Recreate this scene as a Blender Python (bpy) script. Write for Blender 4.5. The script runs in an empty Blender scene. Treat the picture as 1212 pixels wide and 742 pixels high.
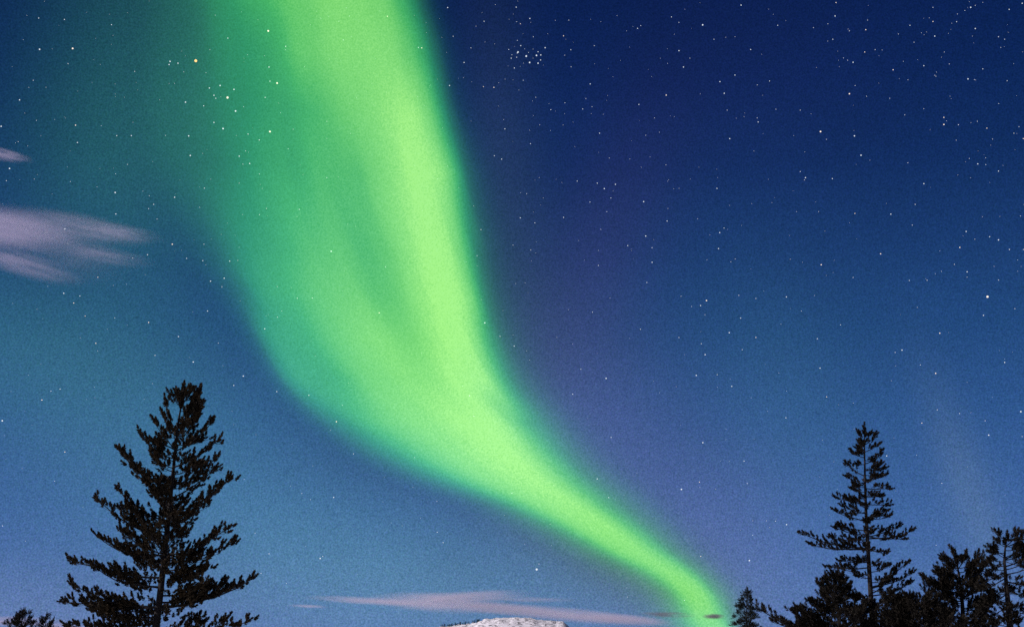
import bpy, bmesh, math, random
from math import radians as R
from mathutils import Vector, Matrix

S = bpy.context.scene
COL = S.collection

# ------------------------------------------------------------------ camera
PITCH = R(14.5)
F = 1580.0                      # focal length in photograph pixels (1212 wide)
EYE = Vector((0.0, 0.0, 1.6))
cam_data = bpy.data.cameras.new('camera')
cam_data.sensor_width = 36.0
cam_data.lens = F / 1212.0 * 36.0
cam_data.clip_start = 0.1
cam_data.clip_end = 60000.0
cam = bpy.data.objects.new('camera', cam_data)
cam.location = EYE
cam.rotation_euler = (math.pi / 2 + PITCH, 0, 0)
COL.objects.link(cam)
S.camera = cam

S.view_settings.view_transform = 'Standard'
S.view_settings.look = 'None'
S.view_settings.exposure = 0.0
S.view_settings.gamma = 1.0
S.view_settings.use_curve_mapping = False
S.cycles.volume_bounces = 1
S.cycles.transparent_max_bounces = 24
S.cycles.use_denoising = False

MOON_EL, MOON_AZ = R(30), R(258)        # azimuth clockwise from the view direction
MOON_E = 4.8


def lin(c):
    """sRGB 0..255 -> linear"""
    out = []
    for v in c:
        v = v / 255.0
        out.append(v / 12.92 if v <= 0.04045 else ((v + 0.055) / 1.055) ** 2.4)
    return tuple(out)


def pdir(px, py):
    """unit direction in the world towards a point of the sky, by its place in the photograph"""
    a, b = (px - 606.0) / F, (371.0 - py) / F
    v = Vector((a, math.cos(PITCH) - b * math.sin(PITCH), math.sin(PITCH) + b * math.cos(PITCH)))
    return v.normalized()


def azel(px, py):
    d = pdir(px, py)
    return math.degrees(math.atan2(d.x, d.y)), math.degrees(math.asin(d.z))


def at(px, py, Y):
    """the point of the vertical plane Y metres ahead seen at that place"""
    d = pdir(px, py)
    return EYE + d * (Y / d.y)


# ------------------------------------------------------------------ node helper
class NT:
    def __init__(self, tree):
        self.t = tree
        tree.nodes.clear()

    def n(self, kind, **kw):
        nd = self.t.nodes.new(kind)
        for k, v in kw.items():
            setattr(nd, k, v)
        return nd

    def link(self, a, b):
        self.t.links.new(a, b)

    def m(self, op, a, b=None, c=None, clamp=False):
        nd = self.n('ShaderNodeMath', operation=op, use_clamp=clamp)
        for i, v in enumerate((a, b, c)):
            if v is None:
                continue
            if isinstance(v, (int, float)):
                nd.inputs[i].default_value = v
            else:
                self.link(v, nd.inputs[i])
        return nd.outputs[0]

    def vm(self, op, a, b=None, scale=None):
        nd = self.n('ShaderNodeVectorMath', operation=op)
        for i, v in enumerate((a, b)):
            if v is None:
                continue
            if isinstance(v, (tuple, list, Vector)):
                nd.inputs[i].default_value = v
            else:
                self.link(v, nd.inputs[i])
        if scale is not None:
            if isinstance(scale, (int, float)):
                nd.inputs['Scale'].default_value = scale
            else:
                self.link(scale, nd.inputs['Scale'])
        return nd.outputs['Value'] if op in ('LENGTH', 'DOT_PRODUCT', 'DISTANCE') else nd.outputs[0]

    def rng(self, v, a, b, c, d, interp='LINEAR', clamp=True):
        nd = self.n('ShaderNodeMapRange', interpolation_type=interp, clamp=clamp)
        self.link(v, nd.inputs[0])
        for i, x in enumerate((a, b, c, d)):
            nd.inputs[i + 1].default_value = x
        return nd.outputs[0]

    def ramp(self, v, stops, interp='LINEAR'):
        nd = self.n('ShaderNodeValToRGB')
        nd.color_ramp.interpolation = interp
        el = nd.color_ramp.elements
        while len(el) < len(stops):
            el.new(0.5)
        for e, (p, c) in zip(el, sorted(stops)):
            e.position = p
        for e, (p, c) in zip(el, sorted(stops)):
            e.color = (*c, 1.0)
        self.link(v, nd.inputs[0])
        return nd.outputs[0]

    def curve(self, v, pts):
        nd = self.n('ShaderNodeFloatCurve')
        c = nd.mapping.curves[0]
        nd.mapping.use_clip = False
        pts = sorted(pts)
        while len(c.points) < len(pts):
            c.points.new(0.5, 0.5)
        for p, (x, y) in zip(c.points, pts):
            p.location = (x, y)
            p.handle_type = 'AUTO_CLAMPED'
        nd.mapping.update()
        self.link(v, nd.inputs['Value'])
        return nd.outputs[0]

    def noise(self, vec, scale, detail=2.0, rough=0.5, w=None):
        nd = self.n('ShaderNodeTexNoise', noise_dimensions='3D')
        self.link(vec, nd.inputs['Vector'])
        nd.inputs['Scale'].default_value = scale
        nd.inputs['Detail'].default_value = detail
        nd.inputs['Roughness'].default_value = rough
        return nd

    def azel(self, vec):
        sep = self.n('ShaderNodeSeparateXYZ')
        self.link(vec, sep.inputs[0])
        x, y, z = sep.outputs
        az = self.m('DEGREES', self.m('ARCTAN2', x, y))
        hyp = self.m('SQRT', self.m('ADD', self.m('MULTIPLY', x, x), self.m('MULTIPLY', y, y)))
        el = self.m('DEGREES', self.m('ARCTAN2', z, hyp))
        return az, el


# ------------------------------------------------------------------ night sky (world)
world = bpy.data.worlds.new('World')
S.world = world
world.use_nodes = True
w = NT(world.node_tree)
tc = w.n('ShaderNodeTexCoord')
vec = tc.outputs['Generated']
az, el = w.azel(vec)
# airglow and moonlit air by elevation, seen well clear of the aurora
rows = [(742, (88, 117, 178)), (700, (79, 111, 172)), (650, (69, 104, 166)), (600, (62, 99, 161)), (500, (47, 86, 146)),
        (400, (36, 72, 130)), (300, (27, 58, 115)), (200, (20, 46, 104)), (100, (15, 38, 95)), (0, (12, 32, 86))]
stops = [(azel(850, y)[1] / 90.0, tuple(v * k for v, k in zip(lin(c), (.74, .97, .85) if y <= 200 else (.88, 1.0, .90) if y <= 400 else (.96, .99, .93)))) for y, c in rows]
stops += [(0.0, lin((100, 125, 180))), (0.5, lin((7, 24, 70))), (0.9, lin((5, 20, 60)))]
base = w.ramp(w.m('DIVIDE', el, 90.0, clamp=True), stops)


def glow(px, py, sx, sy, rot, rgb, power=1.0):
    """a broad faint patch of airglow, or of colour taken out if negative: centre and half-widths in photograph pixels (26.5 px per degree)"""
    a0, e0 = azel(px, py)
    dx = w.m('SUBTRACT', az, a0)
    dy = w.m('SUBTRACT', el, e0)
    c, s = math.cos(R(rot)), math.sin(R(rot))
    u = w.m('ADD', w.m('MULTIPLY', dx, c), w.m('MULTIPLY', dy, s))
    v = w.m('SUBTRACT', w.m('MULTIPLY', dy, c), w.m('MULTIPLY', dx, s))
    u = w.m('DIVIDE', u, sx / 27.0)
    v = w.m('DIVIDE', v, sy / 27.0)
    q = w.m('ADD', w.m('MULTIPLY', u, u), w.m('MULTIPLY', v, v))
    g = w.m('EXPONENT', w.m('MULTIPLY', q, -1.0))
    return w.vm('SCALE', rgb, scale=g)


total = base
for args in [
    # px, py, half-width, half-height, turn, added linear colour
    (190, 70, 130, 260, 0, (0.010, 0.066, 0.020)),      # teal veil beside the bright band
    (120, 190, 120, 120, 0, (0.004, 0.026, 0.002)),
    (20, 410, 230, 80, -12, (0.006, 0.035, 0.010)),     # faint veil crossing behind the tall pine
    (150, 500, 220, 110, -20, (0.008, 0.024, 0.006)),
    (330, 640, 240, 100, -18, (0.007, 0.035, 0.009)),
    (560, 690, 260, 70, -5, (0.014, 0.040, 0.006)),
    (705, 530, 110, 150, 25, (0.030, 0.015, 0.025)),    # violet fringe beyond the band
    (600, 270, 50, 240, 5, (0.010, 0.014, 0.006)),
    (860, 650, 90, 110, 20, (0.022, 0.010, 0.020)),
    (930, 470, 90, 150, 15, (0.005, 0.015, 0.004)),
    (700, 330, 70, 170, -22, (0.010, 0.001, 0.008)),     # thin violet haze,     # weak green ray left of the slim spruce
    (1150, 590, 26, 120, 14, (0.024, 0.028, 0.010)),    # pale ray by the frame of pines
    (870, 130, 200, 140, 0, (0.002, 0.000, 0.003)),
    (500, 430, 120, 130, 0, (-0.004, -0.010, -0.10)),    # negative patches: sky blue painted out behind the band to keep it green
    (640, 585, 130, 55, -40, (-0.008, -0.02, -0.15)),
    (745, 650, 90, 42, -40, (-0.010, -0.02, -0.17)),
    (830, 715, 60, 34, -48, (-0.012, -0.03, -0.22)),
    (40, 740, 200, 70, 0, (0.024, 0.022, 0.008)),
]:
    total = w.vm('ADD', total, glow(*args))
# camera-like grain and soft blotches multiplied into the sky colour
g1 = w.noise(vec, 900.0, 1.0, 0.6)
g2 = w.noise(vec, 900.0, 1.0, 0.6)
fac = w.m('ADD', w.m('MULTIPLY', w.m('SUBTRACT', g1.outputs['Factor' if 'Factor' in g1.outputs else 'Fac'], 0.5), 1.08), 1.0)
blot = w.noise(vec, 7.0, 3.0, 0.55)
fac = w.m('MULTIPLY', fac, w.rng(blot.outputs[0], 0.25, 0.75, 0.93, 1.07))
colnoise = w.vm('ADD', w.vm('SCALE', w.vm('SUBTRACT', g2.outputs['Color'], (0.5, 0.5, 0.5)), scale=0.42), (1.0, 1.0, 1.0))
total = w.vm('MULTIPLY', w.vm('SCALE', total, scale=fac), colnoise)
bg = w.n('ShaderNodeBackground')
w.link(total, bg.inputs['Color'])
bg.inputs['Strength'].default_value = 1.0
# moonlight scattered by the air
sky = w.n('ShaderNodeTexSky', sky_type='NISHITA')
sky.sun_disc = False
sky.sun_elevation = MOON_EL
sky.sun_rotation = MOON_AZ
bg2 = w.n('ShaderNodeBackground')
w.link(sky.outputs[0], bg2.inputs['Color'])
bg2.inputs['Strength'].default_value = 0.0003
add = w.n('ShaderNodeAddShader')
w.link(bg.outputs[0], add.inputs[0])
w.link(bg2.outputs[0], add.inputs[1])
wout = w.n('ShaderNodeOutputWorld')
w.link(add.outputs[0], wout.inputs['Surface'])

# ------------------------------------------------------------------ the moon, behind the photographer
ml = bpy.data.lights.new('moon', 'SUN')
ml.energy = MOON_E
ml.angle = R(0.5)
ml.color = (1.0, 0.89, 0.92)
moon = bpy.data.objects.new('moon', ml)
to_moon = Vector((math.sin(MOON_AZ) * math.cos(MOON_EL), math.cos(MOON_AZ) * math.cos(MOON_EL), math.sin(MOON_EL)))
moon.rotation_euler = to_moon.to_track_quat('Z', 'Y').to_euler()
moon.location = (-20, -40, 60)
COL.objects.link(moon)


# ------------------------------------------------------------------ object helpers
def tag(o, label=None, cat=None, group=None, kind=None):
    if label: o['label'] = label
    if cat: o['category'] = cat
    if group: o['group'] = group
    if kind: o['kind'] = kind
    return o


def empty(name, loc):
    o = bpy.data.objects.new(name, None)
    o.location = loc
    o.empty_display_size = 0.5
    COL.objects.link(o)
    return o


def mesh_obj(name, verts, faces, mat, parent=None, smooth=False, loc=None):
    """verts in world space; the object sits at its parent's place"""
    me = bpy.data.meshes.new(name)
    off = Vector(loc) if loc is not None else (parent.location if parent else Vector((0, 0, 0)))
    me.from_pydata([tuple(Vector(v) - off) for v in verts], [], faces)
    if smooth:
        me.polygons.foreach_set('use_smooth', [True] * len(me.polygons))
    me.materials.append(mat)
    me.update()
    o = bpy.data.objects.new(name, me)
    COL.objects.link(o)
    if parent:
        o.parent = parent
    else:
        o.location = off
    return o


def tube(V, Fc, pts, radii, sides=6):
    """tapered tube along a polyline, appended to the lists V and Fc"""
    n = len(pts)
    start = len(V)
    ref = Vector((0.3, 0.9, 0.2)).normalized()
    for i, p in enumerate(pts):
        d = (pts[min(i + 1, n - 1)] - pts[max(i - 1, 0)]).normalized()
        u = d.cross(ref)
        if u.length < 1e-3:
            u = d.cross(Vector((1, 0, 0)))
        u.normalize()
        v = d.cross(u)
        for k in range(sides):
            a = 2 * math.pi * k / sides
            V.append(p + (u * math.cos(a) + v * math.sin(a)) * radii[i])
    for i in range(n - 1):
        for k in range(sides):
            a, b = start + i * sides + k, start + i * sides + (k + 1) % sides
            Fc.append((a, b, b + sides, a + sides))
    Fc.append(tuple(start + k for k in range(sides))[::-1])
    Fc.append(tuple(start + (n - 1) * sides + k for k in range(sides)))


# ------------------------------------------------------------------ materials
def needle_material(name, dark, light, scale):
    m = bpy.data.materials.new(name)
    m.use_nodes = True
    t = NT(m.node_tree)
    c = t.n('ShaderNodeTexCoord').outputs['Object']
    nz = t.noise(c, scale, 3.0, 0.6)
    col = t.ramp(nz.outputs[0], [(0.35, dark), (0.65, light)])
    b = t.n('ShaderNodeBsdfPrincipled')
    t.link(col, b.inputs['Base Color'])
    b.inputs['Roughness'].default_value = 0.75
    b.inputs['Specular IOR Level'].default_value = 0.2
    o = t.n('ShaderNodeOutputMaterial')
    t.link(b.outputs[0], o.inputs['Surface'])
    return m


NEEDLE = needle_material('pine_needles', (0.012, 0.010, 0.005), (0.034, 0.024, 0.010), 2.5)
NEEDLE_DEEP = needle_material('dark_pine_needles', (0.007, 0.0065, 0.004), (0.015, 0.012, 0.007), 2.5)  # darker copy of the pine needle colour
SPRUCE = needle_material('spruce_needles', (0.008, 0.012, 0.009), (0.016, 0.022, 0.015), 1.5)


def bark_material():
    m = bpy.data.materials.new('pine_bark')
    m.use_nodes = True
    t = NT(m.node_tree)
    c = t.n('ShaderNodeTexCoord').outputs['Object']
    st = t.vm('MULTIPLY', c, (14.0, 14.0, 3.0))
    vz = t.n('ShaderNodeTexVoronoi', feature='DISTANCE_TO_EDGE')
    t.link(st, vz.inputs['Vector'])
    vz.inputs['Scale'].default_value = 1.0
    nz = t.noise(c, 6.0, 4.0, 0.6)
    mix = t.m('MULTIPLY', t.rng(vz.outputs['Distance'], 0.0, 0.25, 0.3, 1.0), nz.outputs[0])
    col = t.ramp(mix, [(0.1, (0.003, 0.0024, 0.002)), (0.6, (0.008, 0.0055, 0.004))])
    b = t.n('ShaderNodeBsdfPrincipled')
    t.link(col, b.inputs['Base Color'])
    b.inputs['Roughness'].default_value = 0.9
    bp = t.n('ShaderNodeBump')
    bp.inputs['Strength'].default_value = 0.6
    bp.inputs['Distance'].default_value = 0.02
    t.link(mix, bp.inputs['Height'])
    t.link(bp.outputs[0], b.inputs['Normal'])
    o = t.n('ShaderNodeOutputMaterial')
    t.link(b.outputs[0], o.inputs['Surface'])
    return m


BARK = bark_material()


def snow_material(name, rocky):
    m = bpy.data.materials.new(name)
    m.use_nodes = True
    t = NT(m.node_tree)
    c = t.n('ShaderNodeTexCoord').outputs['Object']
    nz = t.noise(c, 0.02 if rocky else 0.4, 5.0, 0.6)
    col = t.ramp(nz.outputs[0], [(0.3, (0.78, 0.77, 0.82)), (0.7, (0.90, 0.88, 0.92))])
    if rocky:
        st = t.vm('MULTIPLY', c, (1.0, 1.0, 2.2))
        n2 = t.noise(st, 0.11, 4.0, 0.65)
        k = t.rng(n2.outputs[0], 0.52, 0.57, 0.0, 0.9)
        mx = t.n('ShaderNodeMix', data_type='RGBA')
        t.link(k, mx.inputs['Factor'])
        t.link(col, mx.inputs['A'])
        mx.inputs['B'].default_value = (0.10, 0.085, 0.10, 1)
        col = mx.outputs['Result']
    b = t.n('ShaderNodeBsdfPrincipled')
    t.link(col, b.inputs['Base Color'])
    b.inputs['Roughness'].default_value = 0.8
    bp = t.n('ShaderNodeBump')
    bp.inputs['Strength'].default_value = 0.5
    bp.inputs['Distance'].default_value = 3.0 if rocky else 0.1
    t.link(nz.outputs[0], bp.inputs['Height'])
    t.link(bp.outputs[0], b.inputs['Normal'])
    o = t.n('ShaderNodeOutputMaterial')
    t.link(b.outputs[0], o.inputs['Surface'])
    return m


# ------------------------------------------------------------------ ground and fell
def build_ground():
    V, Fc = [], []
    rng = random.Random(4)
    rad = [0, 6, 14, 26, 40, 60, 90, 140, 220, 400, 800, 1600, 3200, 7000, 20000]
    N = 72
    V.append(Vector((0, 0, 0)))
    for r in rad[1:]:
        for k in range(N):
            a = 2 * math.pi * k / N
            h = (math.sin(a * 3 + r * .11) * .07 + rng.uniform(-.05, .05)) * min(1.0, r / 14.0) if r < 800 else 0
            V.append(Vector((r * math.cos(a), r * math.sin(a), h)))
    for k in range(N):
        Fc.append((0, 1 + k, 1 + (k + 1) % N))
    for i in range(len(rad) - 2):
        for k in range(N):
            a, b = 1 + i * N + k, 1 + i * N + (k + 1) % N
            Fc.append((a, a + N, b + N, b))
    o = mesh_obj('ground', V, Fc, snow_material('ground_snow', False), smooth=True)
    tag(o, kind='structure')


build_ground()

FELL_Y = 3000.0
# skyline of the fell by its place in the photograph
SKYLINE = [(250, 778), (330, 771), (420, 758), (480, 748), (520, 742), (545, 739.2), (562, 736.6), (574, 733.4), (584, 731.8), (598, 730.8), (612, 730.4),
           (628, 731.6), (640, 733.6), (650, 734.2), (660, 734.8), (667, 736.6), (673, 741), (682, 747), (720, 760), (800, 772), (900, 779)]


def sky_z(x):
    pts = [at(px, py, FELL_Y) for px, py in SKYLINE]
    if x <= pts[0].x or x >= pts[-1].x:
        return 0.0
    for a, b in zip(pts, pts[1:]):
        if a.x <= x <= b.x:
            k = (x - a.x) / (b.x - a.x)
            return a.z + (b.z - a.z) * k
    return 0.0


def build_fell():
    from mathutils import noise as mn
    V, Fc = [], []
    nx, ny = 240, 36
    x0, x1 = at(240, 760, FELL_Y).x, at(910, 760, FELL_Y).x
    for j in range(ny):
        q = j / (ny - 1) * 2 - 1                       # -1 towards the viewer, +1 beyond the ridge
        for i in range(nx):
            x = x0 + (x1 - x0) * i / (nx - 1)
            y = FELL_Y + q * 420.0
            f = math.cos(q * math.pi / 2) ** 1.2
            z = sky_z(x) * f
            if z > 3:
                z += mn.noise(Vector((x * .06, y * .03, 2))) * 4.2 * f + mn.noise(Vector((x * .17, y * .15, 7))) * 2.6 * f
            V.append(Vector((x, y, z - 0.6)))
    for j in range(ny - 1):
        for i in range(nx - 1):
            a = j * nx + i
            Fc.append((a, a + 1, a + nx + 1, a + nx))
    o = mesh_obj('hill', V, Fc, snow_material('fell_snow', True), smooth=True)
    tag(o, kind='structure')


build_fell()


# ------------------------------------------------------------------ aurora: a glowing curtain high in the air
A_ROWS = [   # photograph row: (column, brightness) across the band
    (-860, [(-80, 0), (-30, 0), (0, 0), (60, 0), (120, 0), (180, 0), (240, 0), (300, 0), (380, 0)]),
    (-420, [(20, 0), (75, .03), (110, .06), (150, .13), (200, .26), (240, .40), (290, .48), (330, .44), (365, .30), (390, .14), (415, .05), (460, 0)]),
    (-80, [(110, 0), (160, .05), (190, .10), (218, .19), (245, .28), (275, .40), (310, .54), (350, .66), (390, .72), (425, .66), (450, .46), (470, .24), (485, .11), (505, .04), (545, 0)]),
    (0, [(140, 0), (195, .04), (224, .09), (247, .21), (272, .32), (300, .42), (330, .55), (365, .68), (405, .77), (440, .74), (465, .53), (485, .27), (501, .12), (518, .05), (563, 0)]),
    (60, [(140, 0), (195, .04), (227, .09), (252, .20), (278, .29), (305, .35), (330, .46), (355, .62), (405, .76), (445, .80), (471, .68), (495, .41), (514, .18), (532, .06), (580, 0)]),
    (130, [(140, 0), (190, .04), (222, .08), (252, .16), (282, .27), (315, .34), (345, .41), (385, .56), (415, .68), (440, .79), (462, .89), (480, .95), (497, .81), (512, .56), (524, .32), (535, .17), (549, .07), (597, 0)]),
    (200, [(150, 0), (205, .05), (245, .12), (277, .22), (307, .34), (350, .42), (395, .54), (418, .54), (434, .63), (453, .76), (473, .89), (491, 1.0), (509, .95), (527, .68), (541, .36), (554, .16), (578, .07), (615, 0)]),
    (300, [(195, 0), (245, .05), (272, .16), (300, .31), (340, .43), (380, .56), (412, .60), (436, .53), (453, .57), (474, .73), (494, .90), (509, 1.0), (524, .98), (543, .72), (558, .36), (571, .17), (592, .08), (645, 0)]),
    (350, [(230, 0), (272, .05), (296, .17), (314, .34), (345, .45), (385, .60), (425, .66), (447, .58), (466, .60), (487, .75), (506, .91), (521, 1.0), (535, .98), (553, .78), (567, .42), (580, .2), (602, .09), (656, 0)]),
    (400, [(258, 0), (296, .05), (312, .20), (328, .36), (365, .44), (400, .62), (450, .76), (482, .69), (502, .77), (519, .90), (534, .99), (546, .97), (560, .80), (574, .48), (587, .24), (602, .11), (628, .05), (670, 0)]),
    (450, [(290, 0), (326, .05), (342, .22), (360, .38), (398, .44), (432, .64), (480, .78), (520, .83), (548, .98), (570, .93), (586, .64), (601, .33), (622, .14), (652, .06), (695, 0)]),
    (500, [(340, 0), (372, .05), (395, .18), (416, .35), (442, .55), (482, .75), (520, .87), (555, .98), (585, .96), (604, .7), (619, .45), (636, .28), (662, .13), (692, .06), (738, 0)]),
    (550, [(405, 0), (447, .05), (475, .19), (502, .42), (532, .66), (570, .86), (605, .96), (631, .85), (651, .6), (669, .38), (692, .2), (722, .09), (778, 0)]),
    (600, [(524, 0), (568, .04), (592, .15), (612, .36), (633, .61), (655, .80), (677, .86), (695, .73), (710, .50), (729, .28), (752, .15), (785, .06), (822, 0)]),
    (650, [(634, 0), (670, .05), (695, .17), (715, .43), (733, .68), (749, .75), (763, .64), (781, .40), (800, .20), (823, .09), (858, 0)]),
    (700, [(722, 0), (761, .05), (785, .20), (800, .45), (812, .65), (824, .68), (837, .52), (852, .27), (869, .12), (897, 0)]),
    (742, [(752, 0), (785, .06), (806, .22), (823, .46), (840, .62), (854, .60), (867, .38), (880, .14), (904, 0)]),
    (800, [(795, 0), (828, .06), (850, .22), (868, .5), (882, .72), (896, .7), (908, .4), (920, .14), (944, 0)]),
]
for _y, _p in A_ROWS:                    # the outer skirt on the dark side fades early
    _p[-2] = (_p[-2][0], _p[-2][1] * .45)
    _p[-3] = (_p[-3][0], _p[-3][1] * .75)
A_IN, A_OUT = 7000.0, 7500.0
EMAX, AMIN, ASPAN = 58.0, -50.0, 66.0


def aurora_material():
    m = bpy.data.materials.new('aurora_glow')
    m.use_nodes = True
    t = NT(m.node_tree)
    pos = t.n('ShaderNodeTexCoord').outputs['Object']     # the object's origin is the vantage's ground point
    unit = t.vm('NORMALIZE', pos)
    azd, eld = t.azel(unit)
    e01 = t.m('DIVIDE', eld, EMAX)
    Lp, Rp = [], []
    for y, prof in A_ROWS:
        a, e = azel(prof[0][0], y)
        Lp.append((e / EMAX, (a - AMIN) / ASPAN))
        a, e = azel(prof[-1][0], y)
        Rp.append((e / EMAX, (a - AMIN) / ASPAN))
    aL = t.curve(e01, Lp)
    aR = t.curve(e01, Rp)
    a01 = t.m('DIVIDE', t.m('SUBTRACT', azd, AMIN), ASPAN)
    # the curtain's slight folds: soft wander across the band
    n1 = t.noise(t.vm('MULTIPLY', unit, (9.0, 9.0, 5.0)), 1.0, 2.0, 0.5)
    wob = t.m('MULTIPLY', t.m('SUBTRACT', n1.outputs[0], 0.5), 0.05)
    tt = t.m('ADD', t.m('DIVIDE', t.m('SUBTRACT', a01, aL), t.m('SUBTRACT', aR, aL)), wob, clamp=True)
    val = None
    prev = None
    for y, prof in A_ROWS:
        x0, x1 = prof[0][0], prof[-1][0]
        c = t.curve(tt, [((x - x0) / (x1 - x0), v) for x, v in prof])
        e = azel((x0 + x1) / 2, y)[1]
        if val is None:
            val = c
        else:
            k = t.rng(eld, prev, e, 0.0, 1.0)
            mx = t.n('ShaderNodeMix', data_type='FLOAT')
            t.link(k, mx.inputs[0])
            t.link(val, mx.inputs[2])
            t.link(c, mx.inputs[3])
            val = mx.outputs[0]
        prev = e
    edge = t.m('MULTIPLY', t.rng(tt, 0.0, 0.12, 0.0, 1.0, 'SMOOTHSTEP'), t.rng(tt, 0.80, 1.0, 1.0, 0.0, 'SMOOTHSTEP'))
    val = t.m('MULTIPLY', val, edge)
    # faint rays that run along the band
    ray = t.n('ShaderNodeCombineXYZ')
    t.link(t.m('MULTIPLY', tt, 9.0), ray.inputs[0])
    t.link(t.m('MULTIPLY', eld, 0.06), ray.inputs[1])
    n2 = t.noise(ray.outputs[0], 1.0, 2.0, 0.5)
    val = t.m('MULTIPLY', val, t.rng(n2.outputs[0], 0.25, 0.75, 0.94, 1.05))
    n3 = t.noise(unit, 900.0, 1.0, 0.6)  # fine grain put into the glow, standing in for sensor noise
    val = t.m('MULTIPLY', val, t.rng(n3.outputs[0], 0.2, 0.8, 0.86, 1.14))
    ramp = t.ramp(val, [(0.0, (0, 0, 0)), (0.10, (0.010, 0.085, 0.016)), (0.30, (0.022, 0.25, 0.040)), (0.47, (0.055, 0.42, 0.055)),
                        (0.60, (0.115, 0.54, 0.070)), (0.80, (0.22, 0.70, 0.105)), (1.0, (0.37, 0.88, 0.145))])
    em = t.n('ShaderNodeEmission')
    t.link(ramp, em.inputs['Color'])
    em.inputs['Strength'].default_value = 1.0 / (A_OUT - A_IN)
    o = t.n('ShaderNodeOutputMaterial')
    t.link(em.outputs[0], o.inputs['Volume'])
    return m


def build_aurora():
    V, Fc = [], []
    rows = []
    ys = [-860 + 1660 * i / 83 for i in range(84)]
    def edge(y, k):
        for (ya, pa), (yb, pb) in zip(A_ROWS, A_ROWS[1:]):
            if ya <= y <= yb:
                s = (y - ya) / (yb - ya)
                return pa[k][0] * (1 - s) + pb[k][0] * s
    nc = 14
    for y in ys:
        xl, xr = edge(y, 0), edge(y, -1)
        rows.append([pdir(xl + (xr - xl) * c / (nc - 1), y) for c in range(nc)])
    n = len(rows)
    for Rr in (A_IN, A_OUT):
        for r in rows:
            for d in r:
                V.append(d * Rr)
    half = n * nc
    for i in range(n - 1):
        for c in range(nc - 1):
            a = i * nc + c
            Fc.append((a, a + nc, a + nc + 1, a + 1))
            b = a + half
            Fc.append((b, b + 1, b + nc + 1, b + nc))
    for i in range(n - 1):
        a = i * nc
        Fc.append((a, a + half, a + nc + half, a + nc))
        a = i * nc + nc - 1
        Fc.append((a, a + nc, a + nc + half, a + half))
    for c in range(nc - 1):
        Fc.append((c, c + 1, c + 1 + half, c + half))
        a = (n - 1) * nc + c
        Fc.append((a, a + half, a + 1 + half, a + 1))
    o = mesh_obj('aurora', V, Fc, aurora_material())
    bm = bmesh.new()
    bm.from_mesh(o.data)
    bmesh.ops.recalc_face_normals(bm, faces=bm.faces)
    bm.to_mesh(o.data)
    bm.free()
    tag(o, 'glowing green aurora band sweeping from overhead down to the horizon', 'aurora', kind='stuff')


build_aurora()


# ------------------------------------------------------------------ clouds: thin moonlit streaks
def wisp_material(name, density, seed, stretch, cut, colour):
    m = bpy.data.materials.new(name)
    m.use_nodes = True
    t = NT(m.node_tree)
    c = t.n('ShaderNodeTexCoord').outputs['Object']
    r = t.vm('LENGTH', c)
    fall = t.rng(r, 0.05, 1.0, 1.0, 0.0, 'SMOOTHSTEP')
    nz = t.noise(t.vm('ADD', t.vm('MULTIPLY', c, stretch), (seed * 3.7, seed * 1.3, seed * 5.1)), 1.0, 3.0, 0.5)
    k = t.rng(nz.outputs[0], cut, cut + 0.45, 0.0, 1.0, 'SMOOTHSTEP')
    d = t.m('MULTIPLY', t.m('MULTIPLY', fall, k), density)
    v = t.n('ShaderNodeVolumePrincipled')
    v.inputs['Color'].default_value = (*colour, 1)
    v.inputs['Anisotropy'].default_value = 0.0
    t.link(d, v.inputs['Density'])
    o = t.n('ShaderNodeOutputMaterial')
    t.link(v.outputs[0], o.inputs['Volume'])
    return m


_ico = None


def unit_sphere():
    global _ico
    if _ico is None:
        bm = bmesh.new()
        bmesh.ops.create_icosphere(bm, subdivisions=3, radius=1.0)
        _ico = bpy.data.meshes.new('wisp')
        bm.to_mesh(_ico)
        bm.free()
    return _ico


def cloud(label, D, wisps, colour=(0.72, 0.63, 0.83)):
    cx = sum(q[0] for q in wisps) / len(wisps)
    cy = sum(q[1] for q in wisps) / len(wisps)
    root = empty('cloud', EYE + pdir(cx, cy) * D)
    tag(root, label, 'cloud')
    for i, (px, py, wd, ht, rot, tau, seed, stretch, cut) in enumerate(wisps):
        me = unit_sphere().copy()
        o = bpy.data.objects.new('wisp', me)
        d = pdir(px, py)
        sx, sz = wd / 2 / F * D, ht / 2 / F * D
        sy = min(sx, sz * 4)
        me.materials.append(wisp_material('cloud_wisp', tau / (1.2 * sy), seed, stretch, cut, colour))
        COL.objects.link(o)
        o.parent = root
        rotm = d.to_track_quat('Y', 'Z').to_matrix() @ Matrix.Rotation(R(rot), 3, 'Y')
        o.matrix_local = Matrix.Translation(d * D + EYE - root.location) @ rotm.to_4x4() @ Matrix.Diagonal((sx, sy, sz, 1))


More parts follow.
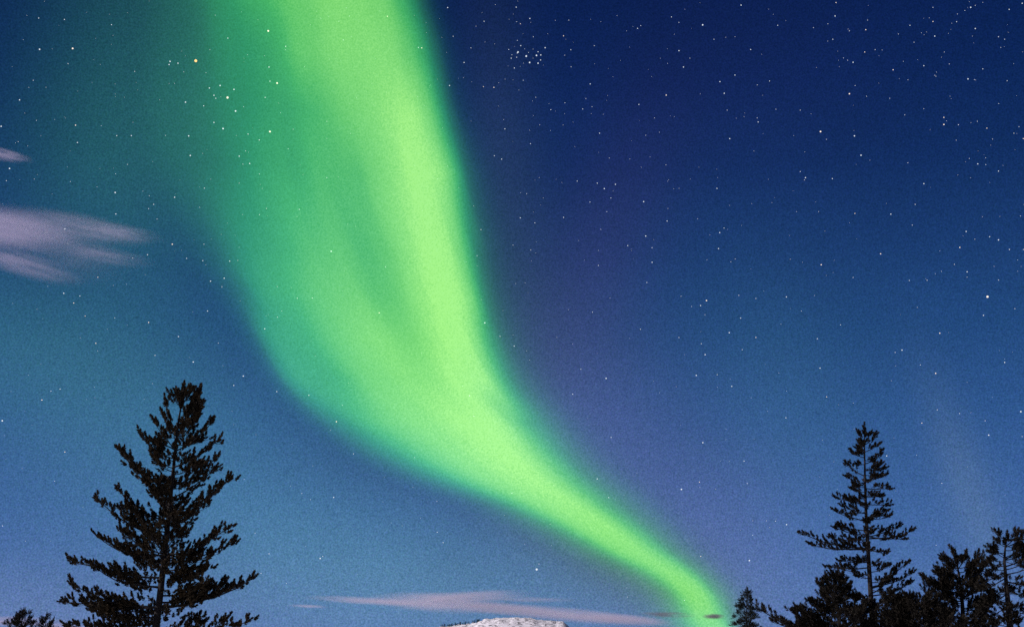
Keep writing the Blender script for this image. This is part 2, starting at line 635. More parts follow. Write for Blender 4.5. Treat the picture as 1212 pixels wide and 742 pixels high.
# ------------------------------------------------------------------ trees
class Crown:
    def __init__(self, seed):
        self.V, self.F = [], []
        self.r = random.Random(seed)

    def tuft(self, p, d, length, needles=34, nl=0.095, width=0.022, spread=0.75):
        """one shoot: needles set all round a short axis"""
        r = self.r
        d = d.normalized()
        u = d.orthogonal().normalized()
        v = d.cross(u)
        for k in range(needles):
            s = r.random() ** 0.8
            a = r.uniform(0, 2 * math.pi)
            out = u * math.cos(a) + v * math.sin(a)
            tilt = spread * (1.15 - 0.75 * s) * r.uniform(0.75, 1.2)
            nd = (d * math.cos(tilt) + out * math.sin(tilt)).normalized()
            q = p + d * (length * s)
            side = nd.cross(out + Vector((r.uniform(-1, 1), r.uniform(-1, 1), r.uniform(-1, 1))) * .8)
            if side.length < 1e-4:
                side = u
            side = side.normalized() * (width * 0.5)
            ln = nl * r.uniform(0.8, 1.15)
            i = len(self.V)
            self.V += [q, q + nd * ln * 0.55 + side, q + nd * ln, q + nd * ln * 0.55 - side]
            self.F.append((i, i + 1, i + 2, i + 3))

    def build(self, root, mat):
        return mesh_obj('crown', self.V, self.F, mat, root)


def tree(name, label, group, D, trunk, tips, fill, profile, seed, base_r=0.14, mat=None, rise=(0.15, 0.6), tuft_len=0.13, needles=34,
         density=1.0, low=None, nl=0.095, width=0.022, bare=0.30, upcurve=0.45, spread=0.85, twig_len=0.42, top_tufts=6):
    """trunk: (column, row) from the tip down, continued to the ground; tips: limbs seen side on (tip column, tip row, row where it leaves the trunk);
    profile: (row, reach in columns) for the limbs that fill the crown on every side"""
    r = random.Random(seed)
    P = [at(x, y, D) for x, y in trunk]
    foot = Vector((P[-1].x + (P[-1].x - P[-2].x) / max(P[-2].z - P[-1].z, .1) * P[-1].z * .5, D, 0.0))
    root = empty(name, foot)
    tag(root, label, 'tree', group)
    pts = P + [Vector((P[-1].x * .5 + foot.x * .5, D, P[-1].z * .45)), foot - Vector((0, 0, 0.25))]
    H = P[0].z
    px_m = D / F                                # metres per photograph pixel at the tree

    # dense centreline with a little sway in depth
    line, rad = [], []
    for a, b in zip(pts, pts[1:]):
        for k in range(4):
            line.append(a.lerp(b, k / 4))
    line.append(pts[-1])
    line = [Vector((p.x, p.y + math.sin(p.z * .9 + seed) * .03, p.z)) for p in line]
    for p in line:
        f = max(0.0, (H - p.z) / H)
        rad.append(0.012 + base_r * f ** 0.9 + (0.05 if p.z < 0.15 else 0))
    V, Fc = [], []
    tube(V, Fc, line, rad, 9)
    mesh_obj('trunk', V, Fc, BARK, root, smooth=True)

    def on_trunk(z):
        for a, b in zip(line, line[1:]):
            if a.z >= z >= b.z:
                k = (a.z - z) / max(a.z - b.z, 1e-6)
                return a.lerp(b, k)
        return line[0].copy()

    def reach(row):
        if row <= profile[0][0]:
            return profile[0][1]
        for (ya, ra), (yb, rb) in zip(profile, profile[1:]):
            if ya <= row <= yb:
                return ra + (rb - ra) * (row - ya) / (yb - ya)
        return profile[-1][1]

    crown = Crown(seed + 100)
    limbs = 0

    def limb(base, tip, thick):
        nonlocal limbs
        L = (tip - base).length
        if L < 0.12:
            crown.tuft(base, (tip - base) + Vector((0, 0, .1)), tuft_len, needles, nl, width, spread)
            return
        n = 7
        uc = min(1.0, upcurve * r.uniform(.65, 1.45))
        ph = r.uniform(0, 6.28)
        bend = Vector((r.uniform(-.05, .05), r.uniform(-.05, .05), 0)) * L
        C = []
        for i in range(n):
            s = i / (n - 1)
            p = base.lerp(tip, s)
            p.z = base.z + (tip.z - base.z) * (uc * s + (1 - uc) * s * s) - 0.03 * L * math.sin(math.pi * s)
            p += bend * math.sin(math.pi * s)
            p.z += .02 * L * math.sin(ph + s * 7) * s
            C.append(p)
        V, Fc = [], []
        tube(V, Fc, C, [thick * (1 - .75 * i / (n - 1)) + .004 for i in range(n)], 5)
        def on(s):
            x = s * (n - 1)
            i = min(int(x), n - 2)
            return C[i].lerp(C[i + 1], x - i), (C[i + 1] - C[i]).normalized()
        nt = max(2, int(round((L * 11.0 + 3.0) * density)))
        for k in range(nt):
            s = bare + (1 - bare) * (k + r.uniform(.1, .9)) / nt
            p, d = on(min(s, 1.0))
            sgn = -1 if k % 2 else 1
            side = d.cross(Vector((0, 0, 1)))
            if side.length < .05:
                side = Vector((r.uniform(-1, 1), r.uniform(-1, 1), 0))
            side.normalize()
            tl = twig_len * r.uniform(.35, 1.0) * min(1.0, .35 + L * .5) * (1.15 - .6 * s)
            td = (d * r.uniform(.5, 1.0) + side * sgn * r.uniform(.4, 1.0) + Vector((0, 0, r.uniform(-.35, .75)))).normalized()
            q = p + td * tl
            tube(V, Fc, [p, p.lerp(q, .5) + Vector((0, 0, -.01)), q], [.006, .005, .004], 4)
            up = (td * .75 + Vector((0, 0, r.uniform(.3, 1.0)))).normalized()
            crown.tuft(q, up, tuft_len * r.uniform(.8, 1.25), needles, nl, width, spread)
            if tl > .24 and r.random() < .6:
                m_ = p.lerp(q, r.uniform(.65, .9))
                crown.tuft(m_, (td * .7 + side * sgn * r.uniform(.2, .9) + Vector((0, 0, r.uniform(-.1, .7)))).normalized(),
                           tuft_len * r.uniform(.6, 1.0), int(needles * .8), nl, width, spread)
            if tl > .16 and r.random() < .85:
                m_ = p.lerp(q, r.uniform(.45, .7))
                crown.tuft(m_, (td * .5 + side * -sgn * r.uniform(0, .7) + Vector((0, 0, r.uniform(.1, .8)))).normalized(),
                           tuft_len * r.uniform(.6, 1.0), int(needles * .8), nl, width, spread)
        d = (C[-1] - C[-2]).normalized()
        crown.tuft(C[-1], d + Vector((0, 0, .25)), tuft_len * 1.25, needles, nl, width, spread)
        for q_ in range(2):
            sd = Vector((r.uniform(-1, 1), r.uniform(-1, 1), r.uniform(0, .8)))
            crown.tuft(C[-1] - d * .06 * (q_ + 1), d + sd * .7, tuft_len, needles, nl, width, spread)
        if limbs < 95:
            mesh_obj('limb', V, Fc, BARK, root)
        else:
            extra[0].extend(tuple(i + len(extra[1]) for i in f) for f in Fc)
            extra[1].extend(V)
        limbs += 1

    extra = ([], [])
    for tx, ty, ay in tips:
        tip = at(tx + r.uniform(-2.5, 2.5), ty + r.uniform(-2, 2), D)
        base = on_trunk(at(606, ay + r.uniform(-5, 5), D).z)
        off = r.uniform(-.35, .35) * abs(tip.x - base.x)
        tip.y += off
        # keep its outline where it was seen although it stands nearer or farther
        k = tip.y / D
        tip = EYE + (Vector((tip.x, D, tip.z)) - EYE) * k
        limb(base, tip, 0.008 + .009 * (tip - base).length)
    rows_lo = low if low else profile[-1][0]
    for i in range(fill):
        row = profile[0][0] + (rows_lo - profile[0][0]) * ((i + r.random()) / fill) ** 0.9
        rr = reach(row) * px_m * r.uniform(.55, 1.0)
        a = r.uniform(0, 2 * math.pi)
        base = on_trunk(at(606, row, D).z)
        tip = base + Vector((math.cos(a) * rr, math.sin(a) * rr, rr * r.uniform(*rise)))
        limb(base, tip, 0.007 + .008 * rr)
    # leader
    for k in range(top_tufts):
        p = on_trunk(H - .09 * k)
        for q_ in range(1 if k == 0 else 3):
            a = r.uniform(0, 6.28)
            crown.tuft(p, Vector((math.cos(a) * .5, math.sin(a) * .5, 1)) if k else Vector((0, 0, 1)), tuft_len, needles, nl, width, spread)
    crown.build(root, mat or NEEDLE)
    return root


# the tall pine at the left
tree('pine_tree', 'tall broad pine with a bushy dark crown, largest tree, standing alone left of the aurora', 'pine trees in the foreground', 40.0,
     [(217.5, 456), (216, 470), (211, 500), (206, 550), (201, 600), (194, 660), (189, 705), (184, 745), (180, 800)],
     [(196, 476, 504), (182, 500, 526), (190, 490, 516), (210, 466, 482), (224, 464, 482), (166, 514, 545), (143, 533, 577), (150, 540, 585), (165, 558, 596), (139, 582, 615), (115, 594, 632), (140, 604, 640), (160, 615, 640),
      (119, 640, 662), (140, 648, 668), (85, 660, 686), (112, 672, 690), (140, 677, 694), (85, 694, 717), (77, 708, 722), (100, 712, 728), (130, 716, 730), (80, 738, 752), (110, 742, 755),
      (238, 464, 500), (236, 482, 512), (230, 474, 500), (250, 500, 530), (255, 522, 550), (257, 543, 572), (254, 552, 590), (272, 566, 603), (262, 578, 612), (245, 596, 622),
      (270, 625, 655), (278, 640, 664), (255, 632, 662), (250, 655, 680), (302, 685, 714), (280, 692, 716), (262, 690, 708), (250, 705, 722), (291, 734, 757), (262, 738, 756)],
     96, [(460, 14), (480, 24), (500, 30), (540, 36), (600, 48), (640, 54), (680, 60), (720, 72), (760, 85), (840, 75)], 11, base_r=0.125, density=.88, low=840, top_tufts=9, twig_len=.58, tuft_len=.13, nl=.080, width=.032, spread=.88, needles=44, bare=.18)

# the slim tree at the right
tree('pine_tree', 'tall slender pine with narrow pointed crown and two long side limbs', 'pine trees in the foreground', 45.0,
     [(1023.5, 505), (1023, 530), (1023.5, 570), (1025, 610), (1027.5, 650), (1030, 690), (1033, 742), (1036, 800)],
     [(1014, 511, 522), (1017, 524, 534), (1008, 536, 541), (1001, 550, 560), (1003, 563, 572), (1008, 572, 584), (991, 590, 602), (998, 600, 606), (990, 606, 616), (1004, 588, 598),
      (988, 624, 634), (996, 620, 632), (986, 636, 643), (952, 634, 650), (960, 646, 650), (981, 670, 668), (996, 664, 662),
      (1034, 518, 528), (1037, 526, 534), (1043, 537, 548), (1041, 548, 555), (1046, 554, 561), (1048, 562, 570), (1053, 578, 578), (1042, 588, 592), (1051, 598, 596), (1051, 612, 612), (1046, 606, 610),
      (1061, 624, 632), (1078, 631, 640), (1068, 640, 638), (1072, 667, 694), (1078, 677, 698), (1076, 690, 706), (1060, 672, 700), (1066, 706, 715)],
     68, [(510, 7), (530, 11), (560, 17), (600, 24), (640, 28), (680, 30), (720, 38), (760, 45), (840, 45)], 23, base_r=0.11, density=0.85, low=840, rise=(-.25, .35), tuft_len=0.13, nl=.078, width=.028,
     needles=40, mat=NEEDLE_DEEP, upcurve=0.8, bare=.2, twig_len=.30, top_tufts=5, spread=.9)

# low bushy pine in front of it
tree('pine_tree', 'low bushy young pine in front of the slender pine, its low limbs reaching left', 'pine trees in the foreground', 37.0,
     [(989, 681), (990, 700), (992, 720), (994, 742), (996, 800)],
     [(973, 694, 712), (980, 686, 700), (998, 684, 700), (1008, 694, 712), (966, 714, 728), (975, 706, 722), (903, 724, 752), (918, 736, 757), (940, 727, 752), (955, 721, 745), (930, 738, 760), (950, 735, 757),
      (1016, 710, 730), (1024, 722, 742), (968, 730, 750), (1035, 735, 755), (985, 722, 740)],
     46, [(684, 10), (700, 16), (720, 34), (742, 60), (800, 80)], 31, base_r=0.10, density=.9, low=800, mat=NEEDLE_DEEP, top_tufts=5, bare=.2)

# dark rounded pine between the slender pine and the double topped one
tree('pine_tree', 'low rounded dark pine filling the gap between slender pine and double topped pine', 'pine trees in the foreground', 36.0,
     [(1086, 711), (1087, 725), (1088, 742), (1090, 800)],
     [(1068, 714, 730), (1060, 722, 740), (1076, 708, 724), (1098, 709, 724), (1110, 713, 730), (1120, 716, 738), (1055, 732, 750), (1126, 726, 745), (1064, 738, 752), (1104, 726, 740), (1080, 722, 738)],
     56, [(712, 14), (722, 32), (742, 50), (800, 60)], 37, base_r=0.10, density=1.05, low=800, mat=NEEDLE_DEEP, bare=.15, top_tufts=3)

# broad pine with two tops
tree('pine_tree', 'dense broad pine with a double top and a wide flat left limb', 'pine trees in the foreground', 42.0,
     [(1131, 656), (1134, 672), (1137, 692), (1139, 715), (1140, 742), (1142, 800)],
     [(1127, 652, 668), (1142, 656, 672), (1120, 662, 676), (1112, 672, 686), (1110, 680, 690), (1093, 684, 697), (1097, 694, 703), (1103, 690, 700), (1156, 658, 684), (1162, 664, 690), (1168, 666, 694),
      (1152, 672, 690), (1160, 678, 698), (1164, 692, 708), (1100, 702, 712), (1170, 706, 722), (1110, 720, 735), (1165, 726, 745), (1118, 700, 710), (1150, 690, 704), (1148, 716, 730), (1128, 714, 728)],
     60, [(662, 14), (680, 24), (700, 30), (720, 34), (742, 40), (800, 44)], 41, base_r=0.13, density=.95, low=800, mat=NEEDLE_DEEP, bare=.22, top_tufts=4)

# old flat-topped pine at the right
tree('pine_tree', 'old flat topped pine with bare drooping lower limbs, standing furthest right', 'pine trees in the foreground', 40.0,
     [(1193, 634), (1190, 648), (1189, 664), (1191, 690), (1193, 715), (1195, 742), (1197, 800)],
     [(1182, 632, 640), (1172, 648, 656), (1176, 655, 660), (1204, 630, 642), (1212, 634, 648), (1220, 642, 658), (1208, 648, 656), (1216, 654, 664), (1180, 642, 650), (1174, 664, 668), (1166, 670, 670),
      (1228, 650, 668), (1224, 668, 676), (1214, 664, 670), (1160, 690, 674), (1164, 700, 680), (1168, 710, 690), (1216, 694, 684), (1222, 710, 694), (1162, 724, 706), (1172, 735, 712), (1222, 728, 716), (1205, 735, 715)],
     40, [(638, 12), (650, 17), (668, 20), (690, 24), (720, 34), (760, 40), (800, 40)], 47, base_r=0.16, density=.85, low=800, mat=NEEDLE_DEEP, rise=(-.45, .15), bare=.4, upcurve=.8, top_tufts=4)

# far trees
tree('spruce_tree', 'small distant narrow spruce at the foot of the aurora', 'distant conifers', 120.0,
     [(884, 698), (884, 715), (884, 742), (884, 775)],
     [(877, 709, 707), (891, 710, 708), (873, 720, 717), (894, 721, 718), (870, 728, 724), (897, 728, 725), (868, 740, 735), (899, 741, 736), (866, 752, 746), (902, 752, 746)],
     60, [(700, 3), (712, 7), (725, 10), (742, 14), (775, 17)], 53, base_r=0.14, mat=SPRUCE, rise=(-.25, .05), tuft_len=.28, needles=26, density=.9, nl=.16, width=.025, bare=.1, upcurve=.6, twig_len=.35)
tree('pine_tree', 'small distant pine with an uneven rounded top, left of the little pointed tree', 'distant conifers', 95.0,
     [(28, 723), (26, 735), (25, 750), (25, 772)],
     [(22, 727, 734), (34, 726, 733), (37, 732, 738), (18, 733, 739), (12, 737, 743), (8, 740, 746), (38, 737, 743), (36, 742, 748), (6, 748, 753)],
     44, [(725, 5), (735, 10), (750, 14), (772, 14)], 59, base_r=0.12, mat=NEEDLE_DEEP, tuft_len=.20, needles=26, density=.8, nl=.13, width=.02, bare=.15)
tree('pine_tree', 'tiny distant pointed conifer between the small far pine and the tall pine', 'distant conifers', 95.0,
     [(55, 728), (54, 738), (54, 750), (54, 772)],
     [(50, 734, 739), (59, 735, 740), (46, 738, 744), (62, 737, 743), (44, 744, 750), (63, 746, 751)],
     34, [(730, 3), (738, 6), (750, 9), (772, 12)], 61, base_r=0.09, mat=NEEDLE_DEEP, tuft_len=.20, needles=24, density=.8, nl=.12, width=.02, bare=.15)


# wind-bent little conifers on the fell
def fell_trees():
    c = Crown(5)
    V, Fc = [], []
    tube(V, Fc, [Vector((0, 0, -0.5)), Vector((0, 0, 2.5)), Vector((0, 0, 5))], [.14, .09, .03], 5)
    r = random.Random(8)
    for k in range(46):
        z = .6 + 4.2 * (k / 46)
        a = k * 2.4
        rr = .95 * (1 - z / 5.2) + .1
        c.tuft(Vector((math.cos(a) * rr * .3, math.sin(a) * rr * .3, z)), Vector((math.cos(a), math.sin(a), -.1)), rr * .7, 16, .35, .12, .6)
    n = len(V)
    proto = mesh_obj('spruce_tree', V + c.V, Fc + [tuple(i + n for i in f) for f in c.F], SPRUCE, loc=(0, 0, 0))
    tag(proto, 'tiny dark conifer on the snowy fell slope beneath the pink cloud', 'tree', 'tiny conifers on the fell')
    spots = [(r.uniform(522, 568), r.uniform(-60, -5), r.uniform(.9, 1.7)) for _ in range(60)]
    spots += [(r.uniform(572, 670), r.uniform(-170, 0), r.uniform(.3, .85)) for _ in range(80)]
    for i, (px, dy, s) in enumerate(spots):
        o = proto if i == 0 else proto.copy()
        if i:
            COL.objects.link(o)
        x = at(px, 735, FELL_Y).x
        q = dy / 420.0
        o.location = (x, FELL_Y + dy, sky_z(x) * math.cos(q * math.pi / 2) ** 1.2 - 1.2)
        o.rotation_euler = (0, 0, r.uniform(0, 6))
        o.scale = (s, s, s)


fell_trees()

# ------------------------------------------------------------------ clouds
ST = (1.6, 1.2, 2.6)
cloud('broad mauve cloud streak with frayed end, left of the aurora and above the tall pine', 5000.0, [
    (-5, 268, 215, 56, 3, 1.1, 1, (1.2, 1.0, 1.8), .12),
    (50, 288, 250, 96, 6, .22, 22, (1.5, 1.2, 3.4), .26),
    (92, 268, 190, 38, 6, .45, 2, ST, .22),
    (138, 275, 120, 26, 3, .36, 3, ST, .22),
    (118, 301, 140, 26, 5, .36, 4, ST, .24),
    (25, 312, 160, 34, 12, .65, 5, ST, .20)])
cloud('small mauve wisp above the broad cloud streak, at the left border', 5000.0, [
    (0, 182, 80, 18, 6, 1.3, 6, ST, .30)])
cloud('long thin pink cloud lying low over the snowy fell', 5200.0, [
    (520, 713, 190, 28, 3, 1.6, 7, (1.6, 1, 1.8), .16),
    (545, 706, 200, 17, -3, 1.4, 8, (1.8, 1, 1.6), .18),
    (440, 711, 180, 11, 3, 1.4, 9, (2, 1, 1.4), .16),
    (670, 727, 280, 20, 5, 2.0, 10, (2.0, 1, 1.5), .12),
    (585, 719, 160, 18, 4, 1.4, 17, (1.8, 1, 1.6), .14),
    (620, 709, 150, 9, 1, .6, 18, (2, 1, 1.6), .20),
    (735, 732, 140, 14, 4, 1.6, 11, (2, 1, 1.6), .14),
    (365, 717, 56, 5, 2, .9, 12, (2, 1, 1.2), .18)], (0.68, 0.61, 0.76))
cloud('pink cloud bank behind the small distant pine at the lower left', 5200.0, [
    (20, 735, 140, 14, 2, 2.0, 13, (1.6, 1, 1.8), .28),
    (75, 742, 80, 12, 2, 1.4, 14, (1.6, 1, 1.8), .30)], (0.62, 0.55, 0.72))
DK = (0.26, 0.24, 0.28)
cloud('thin dark cloud sliver crossing the foot of the aurora', 5200.0, [
    (790, 727, 80, 9, 2, 2.4, 15, (1.6, 1, 1.4), .26)], DK)
cloud('tiny dark oval cloud in the aurora beside the small spruce', 5200.0, [
    (845, 729, 32, 8, 1, 4.0, 16, (1.2, 1, 1.2), .22)], DK)

# ------------------------------------------------------------------ stars
def star_material(name, colour, strength):
    m = bpy.data.materials.new(name)
    m.use_nodes = True
    t = NT(m.node_tree)
    e = t.n('ShaderNodeEmission')
    e.inputs['Color'].default_value = (*colour, 1)
    e.inputs['Strength'].default_value = strength
    o = t.n('ShaderNodeOutputMaterial')
    t.link(e.outputs[0], o.inputs['Surface'])
    m.cycles.emission_sampling = 'NONE'
    return m


STAR_D = 12000.0
ST_WHITE = star_material('starlight', (0.80, 0.90, 1.0), 1.0)
ST_WARM = star_material('warm_starlight', (1.0, 0.86, 0.74), 1.25)
ST_ORANGE = star_material('orange_starlight', (1.0, 0.55, 0.22), 1.5)
ST_FAINT = star_material('faint_starlight', (0.75, 0.86, 1.0), 0.55)


def star_mesh(mat):
    bm = bmesh.new()
    bmesh.ops.create_icosphere(bm, subdivisions=2, radius=1.0)
    me = bpy.data.meshes.new('star')
    bm.to_mesh(me)
    bm.free()
    me.materials.append(mat)
    return me


K = 3.712
TILES = [   # corner of a piece of sky, then (column, row, brightness) of its stars in 3.712ths of a photograph pixel
    (0, 0, [(118,69,.5),(170,81,.8),(283,87,.8),(490,110,.8),(174,218,1.2),(299,281,.7),(420,170,.4),(146,354,.7),(127,385,.5),(202,385,.5),(86,440,1),(160,530,.6),(332,551,.9),(5,556,1.1),(340,627,.9),
            (513,597,.8),(577,597,.9),(80,623,.6),(68,628,.5),(42,741,1.1),(592,315,.7),(747,271,.9),(743,285,.8),(782,279,.8),(807,317,.6),(743,368,.5),(767,368,.5),(815,450,.9),(829,598,.9),(836,684,.9),
            (727,596,.6),(584,538,.5),(342,401,.4),(560,723,.6),(445,553,.5),(482,64,.4),(560,58,.4),(905,321,.6),(920,388,.8),(895,466,.7),(922,219,.6)]),
    (250, 0, [(18,68,.5),(73,169,.7),(160,242,.5),(144,257,.4),(144,274,.4),(234,247,.5),(254,296,.8),(327,205,.7),(327,220,.6),(258,358,.7),(39,377,.9),(100,394,.9),(12,420,.8),(20,433,.7),(237,429,.7),
              (107,489,1.1),(142,470,.6),(12,539,.8),(52,566,1.1),(305,497,.5),(162,590,.7),(211,616,.7),(110,596,.5),(338,655,.6),(151,664,.6),(123,687,.8),(139,722,.6),(169,719,.8),(360,569,.6),(411,295,.5),
              (464,50,.4),(593,36,.5),(516,75,.4),(482,82,.5),(561,95,.6),(607,72,.6),(580,177,.7),(519,261,.4),(706,370,.4),(609,456,.4),(508,534,.6),(774,73,.8),(741,50,.4),(910,210,.8),(925,212,.9),(907,426,.4),
              (612,588,.5),(508,610,.5),(893,68,.4)]),
    (500, 0, [(111,35,.9),(135,161,.7),(213,212,.7),(271,95,.8),(235,117,.5),(320,22,.5),(412,33,.9),(472,83,1.0),(414,97,.6),(430,106,.7),(183,276,.9),(119,377,.9),(217,360,.4),(268,382,.7),(314,385,.9),(335,364,.5),
              (363,349,.5),(443,354,.7),(424,397,.5),(398,353,.4),(487,163,.7),(551,150,.5),(620,159,.8),(643,90,.6),(652,220,.8),(626,244,.5),(755,202,.7),(653,295,.7),(737,370,.9),(718,434,.6),(745,470,.6),(704,480,.8),
              (626,453,.7),(564,483,.8),(556,456,.4),(498,428,.6),(515,549,.5),(357,526,.5),(362,567,.9),(471,573,.5),(475,632,.8),(316,685,.8),(348,700,.9),(778,586,.9),(821,695,.6),(855,70,.5),(584,91,.5),(65,349,.4),(810,442,.4),(738,86,.4),(837,338,.4)]),
    (750, 0, [(17,126,.9),(31,114,.7),(166,76,.8),(199,100,.7),(303,111,1.3),(472,24,1.0),(291,12,.4),(353,174,.7),(405,165,.5),(445,163,.5),(633,113,.8),(514,219,.9),(790,123,.6),(199,224,1.0),(219,296,1.0),(247,257,.6),
              (149,280,.5),(445,331,.9),(379,360,1.0),(398,411,1.0),(597,357,.8),(543,374,.6),(143,419,1.0),(23,460,.9),(92,519,.6),(53,595,.6),(113,582,.5),(422,610,1.0),(411,485,.6),(625,481,.6),(732,485,.7),(543,519,.6),
              (547,537,.9),(142,725,.6),(528,664,.5),(562,240,.4),(567,420,.4)]),
    (962, 0, [(102,13,.8),(98,72,1.0),(66,106,.6),(155,129,.5),(161,137,.7),(233,132,.9),(241,90,.6),(88,174,.8),(66,182,.5),(376,151,.6),(427,113,.8),(445,187,.6),(274,220,.7),(228,230,.8),(135,256,.6),(153,266,.6),(177,275,1.0),
              (353,308,.9),(398,271,.5),(488,290,.9),(528,34,.7),(528,96,.8),(512,80,.5),(477,146,.5),(536,160,1.0),(632,97,.8),(635,63,.6),(694,34,1.1),(668,48,.6),(714,25,.6),(747,12,.5),(863,43,.9),(920,16,.9),(714,127,1.0),(701,160,.5),
              (816,163,.8),(843,174,.7),(826,210,.6),(578,230,.6),(600,282,.6),(747,304,.8),(536,332,.6),(543,318,.5),(541,336,.6),(682,348,1.1),(710,351,.6),(854,356,.7),(186,377,.7),(161,413,1.2),(236,424,.6),(338,433,.6),(418,352,.6),
              (488,479,.6),(404,506,.6),(576,517,.9),(576,548,1.1),(588,532,.5),(640,549,.8),(765,564,.8),(723,534,.7),(695,540,.5),(34,579,1.4),(60,613,.6),(183,598,1.2),(212,683,1.2),(418,716,.7),(688,697,.6),(759,694,.6),(725,721,1.0),(760,724,.7),
              (884,586,.7),(906,558,.7),(925,610,.8),(790,612,.6),(630,617,.6),(817,456,.6),(603,424,.5),(191,723,.4)]),
    (0, 200, [(28,52,.7),(151,45,.5),(309,56,.6),(508,22,.6),(506,104,1.2),(628,98,.5),(656,118,.6),(767,125,1.0),(675,156,.8),(653,175,.7),(509,198,.9),(690,220,.6),(285,264,1.0),(757,331,1.0),(648,377,.9),(583,392,.7),(820,393,.8),
              (891,403,.8),(430,476,.7),(555,506,.5),(280,546,1.0),(351,558,.8),(324,589,.8),(374,646,.7),(504,654,.6),(653,674,.9),(784,736,.9),(912,624,.9),(896,331,.7),(898,85,.8),(877,169,.6),(925,493,1.0)]),
    (250, 200, [(123,63,.6),(212,23,.6),(243,174,.7),(212,201,.7),(387,178,.8),(508,39,.7),(558,36,.5),(527,362,1.2),(81,405,.9),(117,402,.6),(57,480,1.0),(47,519,.7),(290,517,.6),(378,568,.8),(444,567,.8),(310,624,.6),(291,651,.7),(235,702,1.0),
                (738,632,.9),(765,430,.7),(600,243,.5),(634,252,.4),(122,345,.4)]),
    (500, 200, [(67,44,.5),(257,267,.8),(225,163,.5),(240,381,.7),(274,676,1.2),(341,735,.8),(260,574,.5),(458,109,.6),(513,38,.5),(430,215,.9),(494,237,.8),(398,335,.7),(476,356,.7),(620,213,.9),(680,54,.8),(768,63,.9),(799,87,1.1),(848,68,1.0),(828,128,.7),
                (736,146,.8),(810,188,.6),(784,266,.6),(902,337,.9),(773,358,.5),(773,424,.8),(747,629,.7),(824,567,.5),(641,618,.5),(712,401,.4),(612,60,.4),(591,740,.5)]),
    (750, 200, [(755,39,1.1),(732,12,.7),(750,49,.6),(873,43,.9),(366,86,.9),(44,144,1.1),(151,174,.5),(147,229,.9),(281,219,.5),(397,260,.8),(378,280,1.0),(373,350,1.0),(53,295,1.1),(81,346,.7),(81,410,1.0),(58,499,.8),(446,395,.6),(427,408,.6),(322,399,.5),
                (688,397,.5),(824,421,1.1),(208,559,.6),(320,578,1.2),(294,600,1.0),(254,604,.6),(313,640,.6),(462,555,.7),(537,569,.7),(671,562,1.0),(470,655,.9),(737,624,.6),(647,682,.5),(420,719,1.1),(30,704,.8),(909,685,.8),(795,556,.5),(537,740,.8),(199,740,.7),(716,188,.5),(812,188,.5)]),
    (962, 200, [(488,65,1.0),(450,156,.7),(185,196,.8),(343,199,1.0),(437,247,.7),(674,275,1.0),(712,309,.6),(777,298,.9),(816,312,1.1),(646,345,1.0),(864,354,.9),(925,354,.7),(298,373,1.0),(816,10,.9),(912,207,.6),(745,210,.5),(622,419,.7),(678,452,1.0),
                (678,475,.6),(565,450,.6),(424,490,.8),(502,489,.8),(816,488,.7),(177,477,.7),(797,428,.5),(900,400,.5),(750,643,1.0),(558,721,1.0),(597,718,.4),(888,614,.7),(459,608,.5),(123,685,.8),(915,428,.4)]),
    (0, 400, [(421,23,.8),(681,76,.8),(849,105,1.1),(264,224,.8),(224,233,.7),(184,272,.9),(10,363,1.3),(285,500,.8),(97,573,.5),(240,628,.6),(670,200,.5),(634,268,.4),(417,262,.4)]),
    (250, 400, [(31,22,.6),(141,167,1.1),(99,208,.9),(288,235,.9),(429,251,.9),(576,295,.6),(550,367,1.0),(625,508,.7),(538,699,1.0),(398,682,.6),(145,620,.5),(893,524,.6),(812,460,.4)]),
    (500, 400, [(403,35,.9),(210,76,.5),(72,221,.5),(207,253,.9),(226,343,.7),(696,137,.8),(807,177,1.2),(660,246,.9),(829,436,.9),(768,618,1.0),(818,700,.8),(393,681,.8),(64,716,.6),(556,561,.5),(471,97,.5)]),
    (750, 400, [(314,73,1.1),(297,25,.8),(477,51,.7),(537,2,.7),(807,3,.9),(275,164,1.1),(367,161,.8),(431,212,1.0),(187,213,.5),(819,132,1.0),(848,258,.8),(669,350,.9),(304,459,1.2),(485,540,.9),(289,632,.8),(210,664,1.4),(291,655,.5),(499,638,.7),(113,240,.4)]),
    (962, 400, [(392,53,1.1),(362,63,.7),(473,118,.7),(540,155,1.1),(843,107,1.0),(547,315,.8),(645,331,.8),(757,363,.7),(479,373,.8),(773,426,1.2),(914,323,1.3),(325,517,1.0),(456,514,.5),(567,637,.7),(178,285,.5),(345,187,.5),(108,664,.4),(920,432,.6)]),
]
PLEIADES = [(379,219,.8),(390,257,.9),(393,242,.7),(414,253,.8),(420,230,1.2),(432,202,.9),(449,216,.6),(456,248,1.3),(444,279,.6),(404,300,.9),(430,293,.5),(471,276,1.2),(466,232,.7),(486,217,.6),(486,257,.6),(501,245,1.2),(508,229,.9),
            (520,243,1.0),(519,265,.9),(508,279,1.1),(539,211,1.0),(376,291,.5),(417,179,.7),(417,234,.9),(404,205,.5)]
LOWER = [(367.5, 591, .6), (395, 588, 1.0), (318.5, 655, .8), (309, 678, .7), (379, 660.5, 1.2), (382, 658, .7), (339, 690, .6), (302, 630.5, .6), (518, 593, .6), (517.5, 629.5, .7), (524.5, 641.8, .8),
         (606, 583.5, .6), (638, 667, .7), (653, 645, .4), (720, 589, .7), (651, 620, .5), (829.5, 658, .8), (891, 633, .6), (911, 624, .5), (907, 616, .6), (918, 616.5, .7), (931, 620.5, 1.1), (891, 616, .5),
         (827, 570, .7), (884, 572, .5), (810, 710, .7), (743, 706, .6), (847, 578.5, .5), (1108, 645, .6), (887, 663, 1.3), (672, 697, .4), (30, 640, .5), (60, 640, .4), (3, 622, .7)]


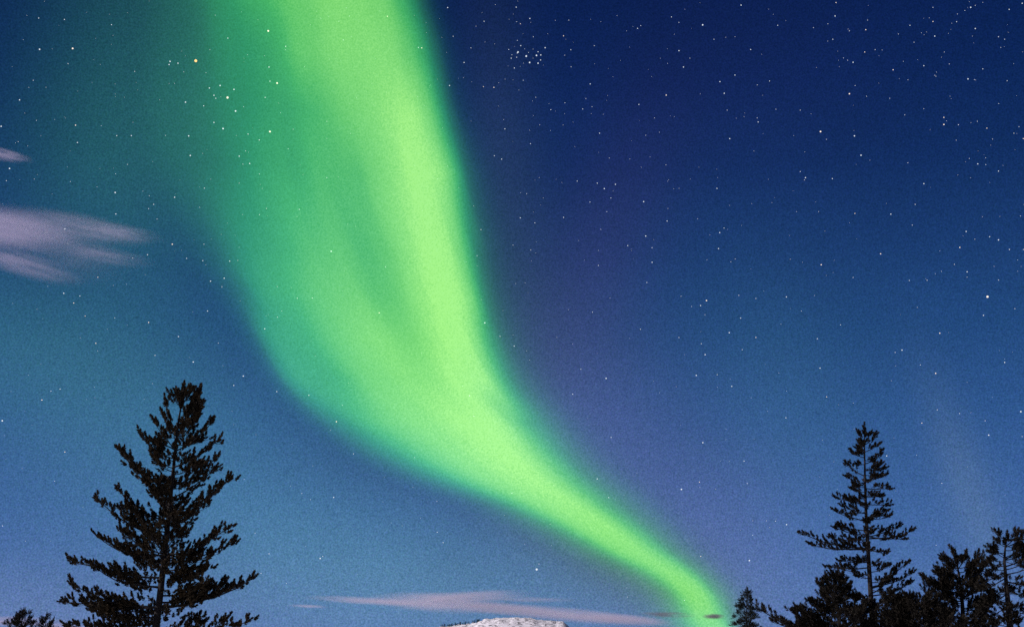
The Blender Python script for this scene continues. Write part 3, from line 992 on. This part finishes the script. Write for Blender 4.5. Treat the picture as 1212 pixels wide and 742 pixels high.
def put_star(me, px, py, rad_px, label, group=None):
    o = bpy.data.objects.new('star', me)
    d = pdir(px, py)
    o.location = EYE + d * STAR_D
    s = rad_px / F * STAR_D
    o.scale = (s, s, s)
    COL.objects.link(o)
    tag(o, label, 'star', group)
    return o


def aurora_span(y):
    for (ya, pa), (yb, pb) in zip(A_ROWS, A_ROWS[1:]):
        if ya <= y <= yb:
            s = (y - ya) / (yb - ya)
            f = lambda p, hi: (p[2][0] if not hi else p[-3][0])
            return f(pa, 0) * (1 - s) + f(pb, 0) * s, f(pa, 1) * (1 - s) + f(pb, 1) * s
    return 0, 0


def build_stars():
    white, warm, orange = star_mesh(ST_WHITE), star_mesh(ST_WARM), star_mesh(ST_ORANGE)
    # the ones anybody could point at
    put_star(orange, 231.7, 72.3, 1.55, 'bright orange star in the teal sky beside the aurora, brightest of the upper left')
    put_star(warm, 1168.8, 351.2, 1.2, 'brightest star of the dark blue sky, slightly orange, far right above the slender pine')
    put_star(white, 635.2, 673.5, 1.2, 'bright white star low between the aurora and the pink cloud over the fell')
    put_star(warm, 269.3, 115.8, 1.2, 'bright white star in the loose cluster at the upper left edge of the aurora')
    put_star(warm, 86.0, 57.7, .9, 'faint reddish star upper left, right of a white star of like brightness')
    for x, y, m in ((317.5, 37.0, 1.0), (328, 98.7, .95), (319.5, 156, 1.0)):
        put_star(warm, x, y, m, 'pinkish white star inside the left half of the green aurora', 'pinkish stars inside the aurora')
    for x, y, m in PLEIADES:
        put_star(white, 500 + x / K, y / K, max(.18, .62 * m ** 1.7), 'blue white star of the tight star cluster high in the dark sky', 'stars of the tight cluster')
    allstars = [(ox + x / K, oy + y / K, m) for ox, oy, l in TILES for x, y, m in l] + list(LOWER)
    seen, uniq = [], []
    for s in allstars:                                   # the pieces of sky overlap
        if all(abs(s[0] - q[0]) + abs(s[1] - q[1]) > 2.0 for q in uniq):
            uniq.append(s)
    uniq.sort(key=lambda s: -s[2])
    named, rest = uniq[:266], uniq[266:]
    for x, y, m in named:
        l, h = aurora_span(y)
        if l <= x <= h:
            lab, g = 'small white star shining through the green glow of the aurora', 'white stars seen through the aurora'
        elif x < l:
            lab, g = 'small white star in the blue and teal sky left of the aurora', 'white stars left of the aurora'
        else:
            lab, g = 'small white star scattered over the dark blue sky right of the aurora', 'white stars right of the aurora'
        put_star(warm if (x * 7.3 + y * 3.1) % 1 < .16 else white, x, y, max(.19, .74 * m - .12) * (1.3 if 180 < x < 345 and y < 205 else 1.0 if x < 560 else .93), lab, g)
    # the countless faint ones
    r = random.Random(77)
    for i in range(1500):
        x, y = r.uniform(-350, 1560), r.uniform(-400, 700)
        if r.random() < max(0, (y - 150) / 650) * .85:
            continue
        rest.append((x, y, r.uniform(-.25, .12)))
    V, Fc = [], []
    for x, y, m in rest:
        d = pdir(x, y)
        p = EYE + d * STAR_D
        s = max(.2, .84 * m - .09 if m > .2 else .27 + m * .3) / F * STAR_D
        i = len(V)
        V += [p + Vector(q) * s for q in ((1, 0, 0), (-1, 0, 0), (0, 1, 0), (0, -1, 0), (0, 0, 1), (0, 0, -1))]
        Fc += [tuple(i + j for j in f) for f in ((0, 2, 4), (2, 1, 4), (1, 3, 4), (3, 0, 4), (2, 0, 5), (1, 2, 5), (3, 1, 5), (0, 3, 5))]
    o = mesh_obj('stars', V, Fc, star_material('pinprick_starlight', (.80, .88, 1.0), 1.1))
    tag(o, 'countless faint pinprick stars all over the night sky', 'stars', kind='stuff')


build_stars()
